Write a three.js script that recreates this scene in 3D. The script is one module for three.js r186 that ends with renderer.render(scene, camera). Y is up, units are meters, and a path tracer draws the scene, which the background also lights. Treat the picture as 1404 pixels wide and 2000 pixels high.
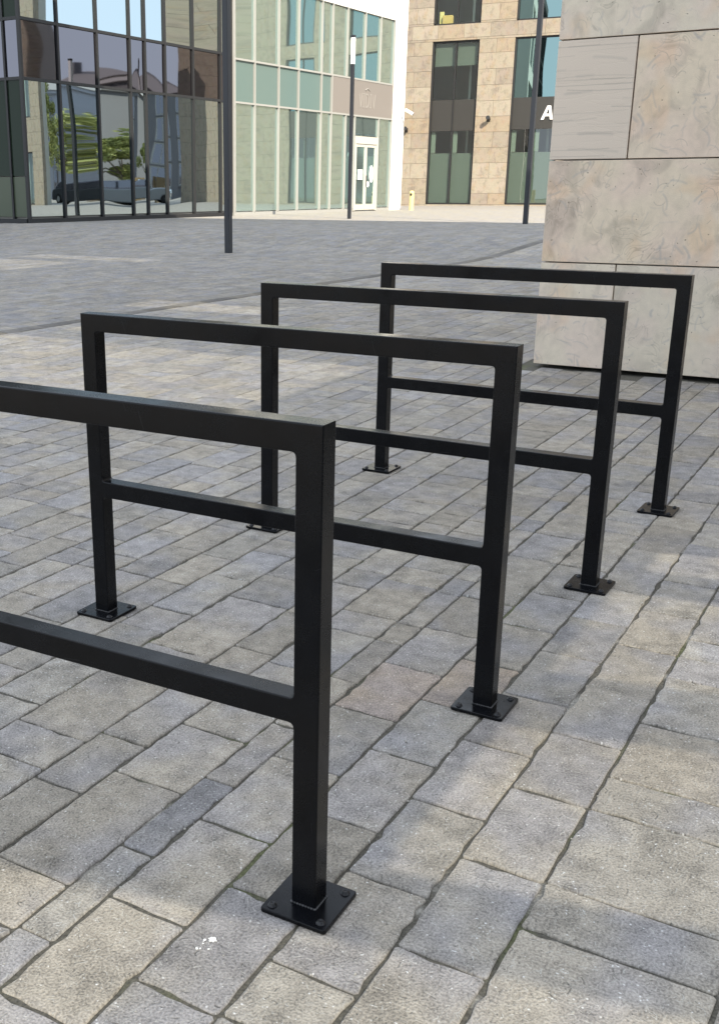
import * as THREE from 'three';
import { RoundedBoxGeometry } from 'three/addons/geometries/RoundedBoxGeometry.js';
import { TextGeometry } from 'three/addons/geometries/TextGeometry.js';
import { FontLoader } from 'three/addons/loaders/FontLoader.js';
import { mergeGeometries } from 'three/addons/utils/BufferGeometryUtils.js';
import { Brush, Evaluator, INTERSECTION } from 'three-bvh-csg';

// ---------------------------------------------------------------- camera, sky, sun, exposure
const scene = new THREE.Scene();
const camera = new THREE.PerspectiveCamera(50.24, 1404 / 2000, 0.05, 900);
camera.position.set(0.8275, 1.3643, 1.5673);
camera.rotation.set(-0.32586, 0.56363, -0.00795, 'YXZ');
camera.setViewOffset(1404, 2000, 232, -53, 1404, 2000);      // the photograph is a crop: its lens axis lies left of the middle
camera.updateProjectionMatrix();

const SKY = 0.8;
const SUN = new THREE.Vector3(0.6, 0.55, 0.5).normalize();
{ // clear, slightly hazy spring sky
  const w = 512, h = 256, d = new Float32Array(w * h * 4);
  for (let j = 0; j < h; j++) for (let i = 0; i < w; i++) {
    const el = ((j + 0.5) / h - 0.5) * Math.PI, az = ((i + 0.5) / w - 0.5) * 2 * Math.PI, dir = [Math.cos(el) * Math.cos(az), Math.sin(el), Math.cos(el) * Math.sin(az)];
    const t = Math.pow(Math.max(0, dir[1]), 0.55), glow = 0.25 * Math.exp((dir[0] * SUN.x + dir[1] * SUN.y + dir[2] * SUN.z - 1) * 7), k = 4 * (j * w + i);
    d[k] = SKY * (0.8 * (1 - t) + 0.72 * t + glow); d[k + 1] = SKY * (0.92 * (1 - t) + 0.79 * t + glow * 0.96); d[k + 2] = SKY * (0.99 * (1 - t) + 0.93 * t + glow * 0.88); d[k + 3] = 1;
  }
  const t = new THREE.DataTexture(d, w, h, THREE.RGBAFormat, THREE.FloatType); t.mapping = THREE.EquirectangularReflectionMapping; t.magFilter = t.minFilter = THREE.LinearFilter; t.needsUpdate = true;
  scene.background = t; scene.environment = t;
}
const sun = new THREE.DirectionalLight(new THREE.Color(1.0, 0.88, 0.7), 3.9);
sun.position.copy(SUN).multiplyScalar(120);
sun.castShadow = true; sun.shadow.radius = 0.2; sun.shadow.mapSize.set(4096, 4096);
Object.assign(sun.shadow.camera, { left: -80, right: 80, top: 80, bottom: -80, near: 1, far: 320 });
scene.add(sun, sun.target);

const renderer = new THREE.WebGLRenderer({ antialias: true });
renderer.setSize(718, 1024);
renderer.toneMapping = THREE.LinearToneMapping;
renderer.toneMappingExposure = 2.4;
renderer.shadowMap.enabled = true;

// ---------------------------------------------------------------- helpers
let seed = 20240501;
const rnd = () => { seed = (seed + 0x6d2b79f5) | 0; let t = Math.imul(seed ^ (seed >>> 15), 1 | seed); t = (t + Math.imul(t ^ (t >>> 7), 61 | t)) ^ t; return ((t ^ (t >>> 14)) >>> 0) / 4294967296; };
const rr = (a, b) => a + (b - a) * rnd();
const pick = (a) => a[Math.floor(rnd() * a.length)];
const lin = (r, g, b) => new THREE.Color().setRGB(r, g, b);
const clamp = (v, a, b) => Math.min(b, Math.max(a, v));
const sstep = (a, b, v) => { const t = clamp((v - a) / (b - a), 0, 1); return t * t * (3 - 2 * t); };
const mix = (a, b, t) => a + (b - a) * t;
const taken = {};
const numbered = (n) => { taken[n] = (taken[n] ?? -1) + 1; return taken[n] ? n + '_' + String(taken[n]).padStart(3, '0') : n; };
const std = (c, rough, metal = 0, more = {}) => new THREE.MeshStandardMaterial({ color: c, roughness: rough, metalness: metal, ...more });
function mesh(name, geo, m, parent, pos, rot) {
  const o = new THREE.Mesh(geo, m); o.name = name; o.castShadow = o.receiveShadow = true;
  if (pos) o.position.set(...pos);
  if (rot) o.rotation.set(...rot);
  if (parent) parent.add(o);
  return o;
}
function thing(name, label, category, pos = [0, 0, 0], turn = 0, group) {
  const o = new THREE.Group(); o.name = numbered(name); o.position.set(...pos); o.rotation.y = turn;
  o.userData = { label, category }; if (group) o.userData.group = group;
  scene.add(o); return o;
}
function structure(o) { o.userData.kind = 'structure'; return o; }
const boxCache = {};
function box(w, h, d) { const k = [w, h, d].map((v) => v.toFixed(4)).join(); return boxCache[k] ??= new THREE.BoxGeometry(w, h, d); }
// a box given by its limits in its parent's frame
function slab(name, m, parent, x0, x1, y0, y1, z0, z1) { return mesh(name, box(x1 - x0, y1 - y0, z1 - z0), m, parent, [(x0 + x1) / 2, (y0 + y1) / 2, (z0 + z1) / 2]); }
function setUV(geo, f) { const p = geo.attributes.position, n = geo.attributes.normal, uv = new Float32Array(p.count * 2); for (let i = 0; i < p.count; i++) { const q = f(p.getX(i), p.getY(i), p.getZ(i), n.getX(i), n.getY(i), n.getZ(i)); uv[2 * i] = q[0]; uv[2 * i + 1] = q[1]; } geo.setAttribute('uv', new THREE.BufferAttribute(uv, 2)); return geo; }
const boxUV = (ox = 0, oy = 0) => (x, y, z, nx, ny, nz) => Math.abs(ny) > 0.7 ? [x + ox, z + oy] : Math.abs(nx) > 0.7 ? [z + ox, y + oy] : [x + ox, y + oy];

// periodic gradient noise and layered noise for textures
const PERM = new Uint8Array(512); { const a = [...Array(256).keys()]; for (let i = 255; i > 0; i--) { const j = Math.floor(rnd() * (i + 1)); [a[i], a[j]] = [a[j], a[i]]; } for (let i = 0; i < 512; i++) PERM[i] = a[i & 255]; }
const GX = new Float32Array(256), GY = new Float32Array(256); for (let i = 0; i < 256; i++) { GX[i] = Math.cos(i * 2.399963); GY[i] = Math.sin(i * 2.399963); }
function noise(x, y, p) {
  const xi = Math.floor(x), yi = Math.floor(y), fx = x - xi, fy = y - yi;
  const x0 = ((xi % p) + p) % p, x1 = (x0 + 1) % p, y0 = ((yi % p) + p) % p, y1 = (y0 + 1) % p;
  const u = fx * fx * fx * (fx * (fx * 6 - 15) + 10), v = fy * fy * fy * (fy * (fy * 6 - 15) + 10);
  const a = PERM[PERM[x0 & 255] + (y0 & 255)], b = PERM[PERM[x1 & 255] + (y0 & 255)], c = PERM[PERM[x0 & 255] + (y1 & 255)], d = PERM[PERM[x1 & 255] + (y1 & 255)];
  const A = GX[a] * fx + GY[a] * fy, B = GX[b] * (fx - 1) + GY[b] * fy, C = GX[c] * fx + GY[c] * (fy - 1), D = GX[d] * (fx - 1) + GY[d] * (fy - 1);
  return 1.4 * mix(mix(A, B, u), mix(C, D, u), v);
}
function fbm(x, y, p, o) { let s = 0, a = 0.5; for (let i = 0; i < o; i++) { s += a * noise(x * p, y * p, p); p *= 2; a *= 0.5; } return s; }
// fills colour and height maps of n x n from f(u, v) -> [r, g, b, height]; colours linear
function maps(n, metres, f, marks) {
  const c = new Float32Array(n * n * 3), h = new Float32Array(n * n);
  for (let j = 0; j < n; j++) for (let i = 0; i < n; i++) { const q = f(i / n, j / n), k = j * n + i; c[3 * k] = q[0]; c[3 * k + 1] = q[1]; c[3 * k + 2] = q[2]; h[k] = q[3]; }
  if (marks) marks(c, h, n);
  const cb = new Uint8Array(n * n * 4), hb = new Uint8Array(n * n * 4);
  const enc = (v) => 255 * (v <= 0.0031308 ? 12.92 * v : 1.055 * Math.pow(v, 1 / 2.4) - 0.055);
  for (let k = 0; k < n * n; k++) {
    for (let q = 0; q < 3; q++) cb[4 * k + q] = clamp(enc(clamp(c[3 * k + q], 0, 1)), 0, 255);
    cb[4 * k + 3] = 255; const v = clamp(h[k], 0, 1) * 255; hb[4 * k] = hb[4 * k + 1] = hb[4 * k + 2] = v; hb[4 * k + 3] = 255;
  }
  return [cb, hb].map((b, i) => {
    const t = new THREE.DataTexture(b, n, n, THREE.RGBAFormat); t.wrapS = t.wrapT = THREE.RepeatWrapping; t.magFilter = THREE.LinearFilter; t.minFilter = THREE.LinearMipmapLinearFilter; t.generateMipmaps = true;
    if (!i) t.colorSpace = THREE.SRGBColorSpace; t.repeat.set(1 / metres, 1 / metres); t.needsUpdate = true; return t;
  });
}
function stroke(c, h, n, x, y, ang, len, bend, rad, tone, dh, amount) {   // a short curved mark drawn into the maps
  const steps = Math.ceil(len);
  for (let s = 0; s < steps; s++) {
    const a = ang + bend * s / steps; x += Math.cos(a); y += Math.sin(a);
    for (let dy = -Math.ceil(rad); dy <= rad; dy++) for (let dx = -Math.ceil(rad); dx <= rad; dx++) {
      const d = Math.hypot(dx, dy); if (d > rad) continue;
      const k = ((Math.round(y + dy) % n + n) % n) * n + (Math.round(x + dx) % n + n) % n, w = amount * (1 - d / (rad + 0.7));
      for (let q = 0; q < 3; q++) c[3 * k + q] = mix(c[3 * k + q], tone[q], w);
      h[k] += dh * w;
    }
  }
}

// ---------------------------------------------------------------- terrain: gently rising forecourt that levels out before the far buildings
const UP = new THREE.Vector3(-0.003763, 0.999861, -0.016231);
const farY = (x, z) => (0.53557 - UP.x * x - UP.z * z) / UP.y;
const groundY = (x, z) => sstep(15, 19.5, -z) * farY(x, z);

// ---------------------------------------------------------------- materials
const PT = 2.0;
const [paverMap, paverBump] = maps(2048, PT, (u, v) => {
  const blot = sstep(-0.22, 0.3, fbm(u + 0.31, v + 0.7, 6, 4)), stain = sstep(0.08, 0.42, fbm(u + 0.13, v + 0.47, 9, 4));
  const fine = noise(u * 380, v * 380, 380), mid = fbm(u, v, 40, 3), grit = noise(u * 760, v * 760, 760);
  const t = 1.02 + 0.4 * fine + 0.42 * mid + 0.3 * grit - 0.22 * stain + 0.22 * fbm(u + 0.61, v + 0.27, 18, 3);
  const h = 0.5 + 0.34 * fbm(u + 0.5, v, 14, 3) + 0.16 * mid + 0.12 * fine + 0.05 * grit;
  return [mix(0.282, 0.245, blot) * t, mix(0.255, 0.232, blot) * t, mix(0.213, 0.226, blot) * t, h];
}, (c, h, n) => {
  for (let i = 0; i < 9000; i++) stroke(c, h, n, rnd() * n, rnd() * n, rnd() * 6.28, rr(6, 20), rr(-1.8, 1.8), rr(0.6, 1.2), [0.5, 0.49, 0.45], rr(-0.25, 0.3), rr(0.2, 0.6));
  for (let i = 0; i < 5200; i++) stroke(c, h, n, rnd() * n, rnd() * n, rnd() * 6.28, rr(6, 18), rr(-2, 2), rr(0.6, 1.4), [0.11, 0.105, 0.09], rr(-0.4, -0.1), rr(0.2, 0.55));
  for (let i = 0; i < 26000; i++) { const p = rnd() < 0.5; stroke(c, h, n, rnd() * n, rnd() * n, rnd() * 6.28, rr(1, 5), rr(-1, 1), rr(0.4, 1.1), p ? [0.47, 0.46, 0.42] : [0.1, 0.097, 0.085], p ? 0.15 : -0.25, rr(0.25, 0.75)); }
  for (let i = 0; i < 2100; i++) stroke(c, h, n, rnd() * n, rnd() * n, 0, 1, 0, rr(0.9, 2.7), [0.78, 0.78, 0.76], 0.1, rr(0.6, 1));
  for (let i = 0; i < 260; i++) stroke(c, h, n, rnd() * n, rnd() * n, rnd() * 6.28, rr(2, 6), 0.4, rr(1, 2), [0.7, 0.7, 0.68], 0.1, rr(0.5, 0.9));
  for (let i = 0; i < 420; i++) stroke(c, h, n, rnd() * n, rnd() * n, 0, 1, 0, rr(1, 2.6), [0.05, 0.05, 0.045], -0.5, rr(0.4, 0.9));
});
const [sandMap, sandBump] = maps(1024, 1.5, (u, v) => {
  const moss = sstep(0.12, 0.4, fbm(u + 0.2, v + 0.6, 5, 4)), pale = sstep(0.2, 0.4, fbm(u + 0.7, v + 0.1, 7, 4)), g = 1 + 0.5 * noise(u * 300, v * 300, 300) + 0.3 * noise(u * 150, v * 150, 150);
  let q = [0.085, 0.078, 0.062]; q = [mix(q[0], 0.3, pale), mix(q[1], 0.285, pale), mix(q[2], 0.25, pale)]; q = [mix(q[0], 0.09, moss), mix(q[1], 0.095, moss), mix(q[2], 0.045, moss)];
  return [q[0] * g, q[1] * g, q[2] * g, 0.5 + 0.4 * noise(u * 200, v * 200, 200)];
});
// two cuts of the same sandstone: cloudy and with bedding veins
const stoneMarks = (c, h, n) => {
  for (let i = 0; i < 110; i++) stroke(c, h, n, rnd() * n, rnd() * n, rnd() * 6.28, rr(1, 5), 0.5, rr(0.8, 2.4), [0.11, 0.1, 0.085], -0.5, rr(0.4, 0.9));
  for (let i = 0; i < 170; i++) stroke(c, h, n, rnd() * n, rnd() * n, rnd() * 6.28, rr(14, 70), rr(-3, 3), rr(0.8, 1.8), [0.3, 0.27, 0.235], -0.04, rr(0.1, 0.38));
  for (let i = 0; i < 200; i++) stroke(c, h, n, rnd() * n, rnd() * n, rnd() * 6.28, rr(20, 80), rr(-2, 2), rr(3, 8), [0.37, 0.355, 0.345], 0, rr(0.03, 0.1));
};
const [cloudMap, cloudBump] = maps(1024, 1.6, (u, v) => {
  const wx = fbm(u, v, 3, 3) * 0.3, wy = fbm(u + 0.4, v + 0.2, 3, 3) * 0.3, a = fbm(u + wx, v + wy, 5, 4), b = fbm(u - wy, v + wx, 11, 3), g = noise(u * 260, v * 260, 260), mask = sstep(-0.12, 0.22, fbm(u + 0.21, v + 0.83, 3, 3));
  const line = (1 - sstep(0, 0.03, Math.abs(b))) * mask, patch = sstep(0.0, 0.25, b) * mask, dark = sstep(0.05, 0.4, a), w = sstep(-0.3, 0.2, fbm(u + 0.8, v + 0.3, 4, 3)), pink = sstep(0.08, 0.35, fbm(u + 0.37, v + 0.09, 5, 3));
  const t = 1 + 0.05 * g + 0.12 * fbm(u, v + 0.5, 30, 3) - 0.24 * line - 0.15 * patch - 0.2 * dark;
  return [mix(0.655, 0.65, w) * t, mix(0.55, 0.57, w) * t * (1 - 0.07 * pink), mix(0.46, 0.455, w) * t * (1 - 0.14 * pink), 0.5 + 0.1 * g + 0.18 * a - 0.14 * line];
}, stoneMarks);
const [veinMap, veinBump] = maps(1024, 1.6, (u, v) => {
  const w = fbm(u, v, 3, 3), s = v * 14 + w * 1.6, b = noise(s * 0.5, u * 2 + 4, 64), line = 1 - sstep(0, 0.09, Math.abs(noise(u * 4, v * 26 + w * 2, 26))), g = noise(u * 260, v * 260, 260);
  const t = 1 + 0.03 * g - 0.07 * line * sstep(-0.15, 0.25, w) - 0.05 * b;
  return [0.635 * t, 0.54 * t, 0.445 * t, 0.5 + 0.08 * g - 0.1 * line];
}, (c, h, n) => {
  for (let i = 0; i < 90; i++) { const x = rnd() * n, y = rnd() * n, l = rr(160, 620), r = rr(1.2, 3.4), a = rr(0.16, 0.42), b = rr(-0.22, 0.22); stroke(c, h, n, x, y, -b / 2, l, b, r, [0.3, 0.265, 0.225], -0.06, a * 0.35); }
  for (let i = 0; i < 30; i++) stroke(c, h, n, rnd() * n, rnd() * n, rr(-0.1, 0.1), rr(60, 240), rr(-0.2, 0.2), rr(5, 11), [0.36, 0.325, 0.285], 0, rr(0.02, 0.05));
});
const [plasterMap, plasterBump] = maps(512, 4, (u, v) => { const t = 1 + 0.06 * fbm(u, v, 8, 4) + 0.03 * noise(u * 200, v * 200, 200); return [t * 0.8, t * 0.8, t * 0.8, 0.5 + 0.5 * noise(u * 200, v * 200, 200)]; });

const [coatMap, coatBump] = maps(1024, 0.8, (u, v) => { const d = 1 + 0.5 * fbm(u, v, 12, 4) + 0.35 * noise(u * 300, v * 300, 300), r = 0.42 + 0.35 * fbm(u + 0.3, v, 9, 4) + 0.12 * noise(u * 250, v * 250, 250); return [0.0034 * d, 0.0038 * d, 0.005 * d, r]; }, (c, h, n) => {
  for (let i = 0; i < 900; i++) stroke(c, h, n, rnd() * n, rnd() * n, 0, 1, 0, rr(0.3, 0.9), [0.06, 0.06, 0.058], 0.2, rr(0.2, 0.8));
  for (let i = 0; i < 26; i++) stroke(c, h, n, rnd() * n, rnd() * n, rnd() * 6.28, rr(15, 70), rr(-0.3, 0.3), 0.6, [0.04, 0.04, 0.04], 0.25, rr(0.2, 0.6));
});
const M = {
  paver: std(lin(1, 1, 1), 0.86, 0, { map: paverMap, bumpMap: paverBump, bumpScale: 0.008, vertexColors: true }),
  sand: std(lin(1, 1, 1), 0.95, 0, { map: sandMap, bumpMap: sandBump, bumpScale: 0.004 }),
  ground: std(lin(1, 1, 1), 0.9, 0, { map: paverMap }),
  black: new THREE.MeshPhysicalMaterial({ color: lin(1, 1, 1), map: coatMap, roughness: 0.55, roughnessMap: coatBump, specularIntensity: 0.4 }),
  blackEdge: std(lin(0.05, 0.05, 0.052), 0.5, 0.2),
  bolt: std(lin(0.02, 0.02, 0.022), 0.35, 0.5),
  pole: std(lin(0.014, 0.016, 0.022), 0.45),
  acrylic: std(lin(0.78, 0.78, 0.76), 0.4),
  cloud: std(lin(1, 1, 1), 0.8, 0, { map: cloudMap, bumpMap: cloudBump, bumpScale: 0.004 }),
  cloudTones: [[1, 1, 1], [1.03, 0.99, 0.95], [0.95, 0.955, 0.96]].map((c) => std(lin(...c), 0.8, 0, { map: cloudMap, bumpMap: cloudBump, bumpScale: 0.004 })),
  vein: std(lin(1, 1, 1), 0.8, 0, { map: veinMap, bumpMap: veinBump, bumpScale: 0.004 }),
  dark: std(lin(0.012, 0.012, 0.012), 0.9),
  frameDark: std(lin(0.012, 0.0125, 0.014), 0.6, 0),
  frameLight: std(lin(0.3, 0.3, 0.285), 0.5),
  doorFrame: std(lin(0.45, 0.44, 0.4), 0.5),
  white: std(lin(0.8, 0.79, 0.75), 0.6),
  glassL: std(lin(0.41, 0.49, 0.53), 0.012, 1),
  glassBand: std(lin(0.16, 0.155, 0.18), 0.02, 1),
  glassSide: new THREE.MeshPhysicalMaterial({ color: lin(0.012, 0.021, 0.013), roughness: 0.05, specularIntensity: 0.35 }),
  frosted: std(lin(0.05, 0.066, 0.04), 0.4),
  glassM: std(lin(0.43, 0.56, 0.55), 0.025, 0.9),
  bandM: std(lin(0.11, 0.162, 0.155), 0.12),
  signM: std(lin(0.19, 0.172, 0.16), 0.5),
  signText: std(lin(0.25, 0.235, 0.22), 0.45),
  letter: std(lin(0.85, 0.84, 0.82), 0.5),
  paper: std(lin(0.82, 0.83, 0.84), 0.7),
  glassS: new THREE.MeshPhysicalMaterial({ color: lin(0.75, 0.86, 0.82), roughness: 0.01, transmission: 1, thickness: 0, ior: 1.9 }),
  glassTeal: std(lin(0.2, 0.29, 0.29), 0.012, 1),
  room: std(lin(0.4, 0.4, 0.37), 0.9),
  blind: std(lin(0.1, 0.112, 0.095), 0.8),
  blindPale: std(lin(0.17, 0.19, 0.16), 0.8),
  signDark: std(lin(0.03, 0.029, 0.027), 0.5),
  cream: std(lin(0.72, 0.58, 0.24), 0.6),
  concrete: std(lin(0.3, 0.29, 0.27), 0.9, 0, { map: plasterMap }),
  houseWall: std(lin(0.42, 0.44, 0.5), 0.9, 0, { map: plasterMap }),
  houseDark: std(lin(0.16, 0.16, 0.17), 0.9, 0, { map: plasterMap }),
  roofTile: std(lin(0.3, 0.285, 0.27), 0.85),
  trunk: std(lin(0.11, 0.085, 0.06), 0.95),
  leaf: std(lin(0.29, 0.31, 0.1), 0.8, 0, { side: THREE.DoubleSide }),
  carDark: new THREE.MeshPhysicalMaterial({ color: lin(0.02, 0.022, 0.026), roughness: 0.4, clearcoat: 1, clearcoatRoughness: 0.05 }),
  carGrey: new THREE.MeshPhysicalMaterial({ color: lin(0.2, 0.21, 0.22), roughness: 0.4, clearcoat: 1, clearcoatRoughness: 0.05 }),
  tyre: std(lin(0.015, 0.015, 0.015), 0.9),
  tint: new THREE.MeshPhysicalMaterial({ color: lin(0.33, 0.345, 0.35), roughness: 0.02, transmission: 1, thickness: 0 }),
  fence: std(lin(0.13, 0.09, 0.04), 0.9),
  box: std(lin(0.55, 0.36, 0.12), 0.8),
  splat: std(lin(0.75, 0.74, 0.7), 0.8),
};
const stoneTones = [[0.25, 0.217, 0.172], [0.265, 0.233, 0.187], [0.235, 0.203, 0.165], [0.255, 0.212, 0.16], [0.275, 0.244, 0.2], [0.23, 0.2, 0.166]]
  .map((c) => std(lin(c[0] / 0.6, c[1] / 0.52, c[2] / 0.43), 0.85, 0, { map: cloudMap, bumpMap: cloudBump, bumpScale: 0.004 }));

// ---------------------------------------------------------------- ground sheet
{
  const g = new THREE.BufferGeometry(), P = [], UV = [], I = [];
  const xs = [-320, -160, -80, -40, -28, -20, -12, -6, 0, 6, 12, 20, 30, 60, 120, 240, 320], zs = [60, 30, 15, 8, 2, -4, -10, -15, -16, -17, -18, -19, -19.5, -24, -30, -40, -60, -90, -140, -240, -400];
  for (const z of zs) for (const x of xs) { P.push(x, groundY(x, z) - 0.02, z); UV.push(x, z); }
  for (let j = 0; j < zs.length - 1; j++) for (let i = 0; i < xs.length - 1; i++) { const a = j * xs.length + i, b = a + xs.length; I.push(a, a + 1, b, a + 1, b + 1, b); }
  g.setAttribute('position', new THREE.Float32BufferAttribute(P, 3)); g.setAttribute('uv', new THREE.Float32BufferAttribute(UV, 2)); g.setIndex(I); g.computeVertexNormals();
  const o = structure(mesh('ground', g, M.ground, scene)); o.userData.label = 'grey paved ground running out to the far street'; o.userData.category = 'ground';
}

// paving along the feet of the far buildings
{
  const g = new THREE.PlaneGeometry(70, 32, 70, 32); g.rotateX(-Math.PI / 2); g.translate(14, 0, -41.3);
  const p = g.attributes.position; for (let i = 0; i < p.count; i++) p.setY(i, groundY(p.getX(i), p.getZ(i)) - 0.004);
  setUV(g, (x, y, z) => [x, z]); g.computeVertexNormals();
  const o = structure(mesh('pavement', g, M.ground, scene)); o.userData.label = 'sunlit paving at the feet of the far buildings'; o.userData.category = 'pavement';
}
// ---------------------------------------------------------------- pavers
const plaza = new THREE.Group(); plaza.name = 'paved_plaza'; plaza.userData = { kind: 'structure', label: 'grey concrete block paving laid in straight rows', category: 'paving' }; scene.add(plaza);
{
  // rows run along z; edges between x0 and x1, with the joints read off the photograph where it shows them
  const rows = [], known = [
    [-1.05, -0.815, [-0.295, -0.87, -1.325, -1.562]], [-0.815, -0.668, [-0.102, -0.353, -0.67, -0.986]], [-0.668, -0.467, [0.177, -0.223, -0.501, -0.94, -1.259]],
    [-0.467, -0.379, [0.324, 0.008, -0.31, -0.63, -0.947, -1.247]], [-0.379, -0.192, [0.472, 0.159, -0.161, -0.48, -0.799, -1.114, -1.42, -1.73, -2.207, -2.511]],
    [-0.192, -0.014, [0.322, 0.007, -0.313, -0.64, -0.952, -1.26, -1.576, -1.886, -2.2, -2.672]], [-0.014, 0.167, [0.153, -0.161, -0.482, -0.801, -1.109, -1.432, -1.74, -2.05, -2.512, -2.85, -3.28]],
    [0.167, 0.345, [-0.003, -0.326, -0.649, -0.953, -1.273, -1.597, -1.91, -2.23, -2.68]], [0.345, 0.7, [0.14, -0.174, -0.331, -0.647, -0.811, -1.124, -1.436, -1.598, -1.743, -2.06]],
    [-1.223, -1.05, [-0.39, -0.67, -0.948, -1.118, -1.469, -1.763]], [-1.37, -1.223, [-1.0, -1.329, -1.626, -1.879]], [-1.535, -1.37, [-1.331, -1.643, -1.948]], [-1.7, -1.535, [-1.459, -1.777]], [-1.84, -1.7, [-1.6, -1.917]],
  ];
  for (const k of known) rows.push(k);
  const widths = [0.155, 0.178, 0.178, 0.2, 0.147, 0.165, 0.235, 0.178];
  for (let x = 0.7; x < 6;) { const w = pick(widths); rows.push([x, x + w, []]); x += w; }
  for (let x = -1.84; x > -24;) { const w = pick(widths); rows.push([x - w, x, []]); x -= w; }
  const zStart = 2.6, zEnd = -25.4, list = [];
  const cy = Math.cos(0.56363), sy = Math.sin(0.56363), pan = (x, z) => { const dx = x - 0.8275, dz = z - 1.5673; return [dx * cy - dz * sy, -(dx * sy + dz * cy)]; };   // across and along the view
  for (const [x0, x1, kz] of rows) {
    const js = [...kz].sort((a, b) => b - a), mod = 0.159, steps = x1 - x0 > 0.3 ? [1, 2, 2] : [1, 1, 2, 2, 2];
    if (!js.length) js.push(rr(-0.3, 0));
    for (let z = js[0]; z < zStart;) { z += mod * pick(steps) + rr(-0.004, 0.004); js.unshift(z); }
    for (let z = js[js.length - 1]; z > zEnd;) { z -= mod * pick(steps) + rr(-0.004, 0.004); js.push(z); }
    for (let i = 0; i < js.length - 1; i++) {
      const za = js[i], zb = js[i + 1], xm = (x0 + x1) / 2, zm = (za + zb) / 2, [a, d] = pan(xm, zm);
      if (xm > -1.75 && zm < -6.1) continue;                         // under the stone wall
      if (xm < -18.7 && zm < -19.4) continue;
      if (d < -1.2 || a < -d * 0.235 - 2.2 || a > d * 0.45 + 1.6) continue;
      list.push({ x0, x1, z0: zb, z1: za, d: Math.hypot(a, d), size: (x1 - x0) * (za - zb) / Math.pow(Math.max(0.9, Math.hypot(a, d)), 3) * (d > 0.15 && a > -d * 0.235 - 0.1 && a < d * 0.45 + 0.1 ? 1 : 0.02) });
    }
  }
  list.sort((a, b) => b.size - a.size);
  function paver(q, detail) {
    const gap = detail ? 0.0027 : 0.002, bev = detail ? rr(0.0025, 0.0042) : 0.004, P = [], N = [], C = [], U = [];
    const x0 = q.x0 + gap * rr(0.6, 1.5), x1 = q.x1 - gap * rr(0.6, 1.5), z0 = q.z0 + gap * rr(0.6, 1.5), z1 = q.z1 - gap * rr(0.6, 1.5), cx = (x0 + x1) / 2, cz = (z0 + z1) / 2;
    const base = groundY(cx, cz) + rr(-0.0016, 0.0012), tx = rr(-0.006, 0.006), tz = rr(-0.006, 0.006) + (groundY(cx, cz + 0.1) - groundY(cx, cz - 0.1)) / 0.2;
    const flip = rnd() < 0.5, ox = rr(0, PT), oz = rr(0, PT); let tone = rr(0.84, 1.13), cool = rr(-0.028, 0.014);
    const rust = cx > -0.38 && cx < -0.01 && cz < -0.8 && cz > -1.25 ? 1 : 0;      // rust-stained pavers by the second rack
    const beyond = cx < -6.24 + (-5.5 - cz) * 0.085 ? 1 : 0;      // greyer paving past the drainage channel
    if (beyond) { tone *= 0.86; cool += 0.012; }
    const col = [tone * (1 - cool) * (1 + 0.06 * rust), tone * (1 - 0.03 * rust), tone * (1 + cool * 1.5) * (1 - 0.09 * rust)];
    const ring = [];
    const edge = (ax, az, bx, bz, nx, nz) => {
      const len = Math.hypot(bx - ax, bz - az), n = detail ? Math.max(2, Math.round(len / 0.036)) : 1, r = detail ? 0.006 : 0;
      for (let i = 0; i <= n; i++) { if (!detail && i === n) break; const t = detail ? r / len + (1 - 2 * r / len) * i / n : 0, j = detail && i > 0 && i < n ? (rnd() < 0.12 ? rr(-0.0085, -0.004) : rr(-0.0034, 0.001)) : 0; ring.push([ax + (bx - ax) * t + nx * j, az + (bz - az) * t + nz * j, nx, nz]); }
    };
    edge(x0, z0, x0, z1, -1, 0); edge(x0, z1, x1, z1, 0, 1); edge(x1, z1, x1, z0, 1, 0); edge(x1, z0, x0, z0, 0, -1);
    if (!detail) { const s = [[-1, -1], [-1, 1], [1, 1], [1, -1]]; ring.forEach((v, i) => { v[2] = s[i][0] * 0.707; v[3] = s[i][1] * 0.707; }); }
    const Y = (x, z) => base + tx * (x - cx) + tz * (z - cz);
    const put = (x, y, z, nx, ny, nz) => { const l = Math.hypot(nx, ny, nz); P.push(x, y, z); N.push(nx / l, ny / l, nz / l); C.push(...col); U.push(...(flip ? [z + ox, x + oz] : [x + ox, z + oz])); };
    const n = ring.length, k = detail ? 1 : 1.414;
    const at = (v, lvl) => lvl === 0 ? [v[0] - v[2] * bev * k, Y(v[0], v[1]), v[1] - v[3] * bev * k, 0, 1, 0] : lvl === 1 ? [v[0], Y(v[0], v[1]) - bev * 0.8, v[1], v[2], 0.75, v[3]] : [v[0], Y(v[0], v[1]) - 0.019, v[1], v[2], 0.05, v[3]];
    for (let i = 0; i < n; i++) {
      const a = ring[i], b = ring[(i + 1) % n];
      put(cx, base + (detail ? 0.0006 : 0), cz, 0, 1, 0); put(...at(a, 0)); put(...at(b, 0));
      for (let l = 0; l < (detail ? 2 : 1); l++) { put(...at(a, l)); put(...at(a, l + 1)); put(...at(b, l)); put(...at(b, l)); put(...at(a, l + 1)); put(...at(b, l + 1)); }
    }
    const g = new THREE.BufferGeometry();
    g.setAttribute('position', new THREE.Float32BufferAttribute(P, 3)); g.setAttribute('normal', new THREE.Float32BufferAttribute(N, 3)); g.setAttribute('uv', new THREE.Float32BufferAttribute(U, 2)); g.setAttribute('color', new THREE.Float32BufferAttribute(C, 3));
    return g;
  }
  list.slice(0, 300).forEach((q) => mesh('paver', paver(q, true), M.paver, plaza));
  const rest = mesh('paver_field', mergeGeometries(list.slice(300).map((q) => paver(q, q.d < 6))), M.paver, plaza);
  rest.userData.kind = 'stuff';
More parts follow.
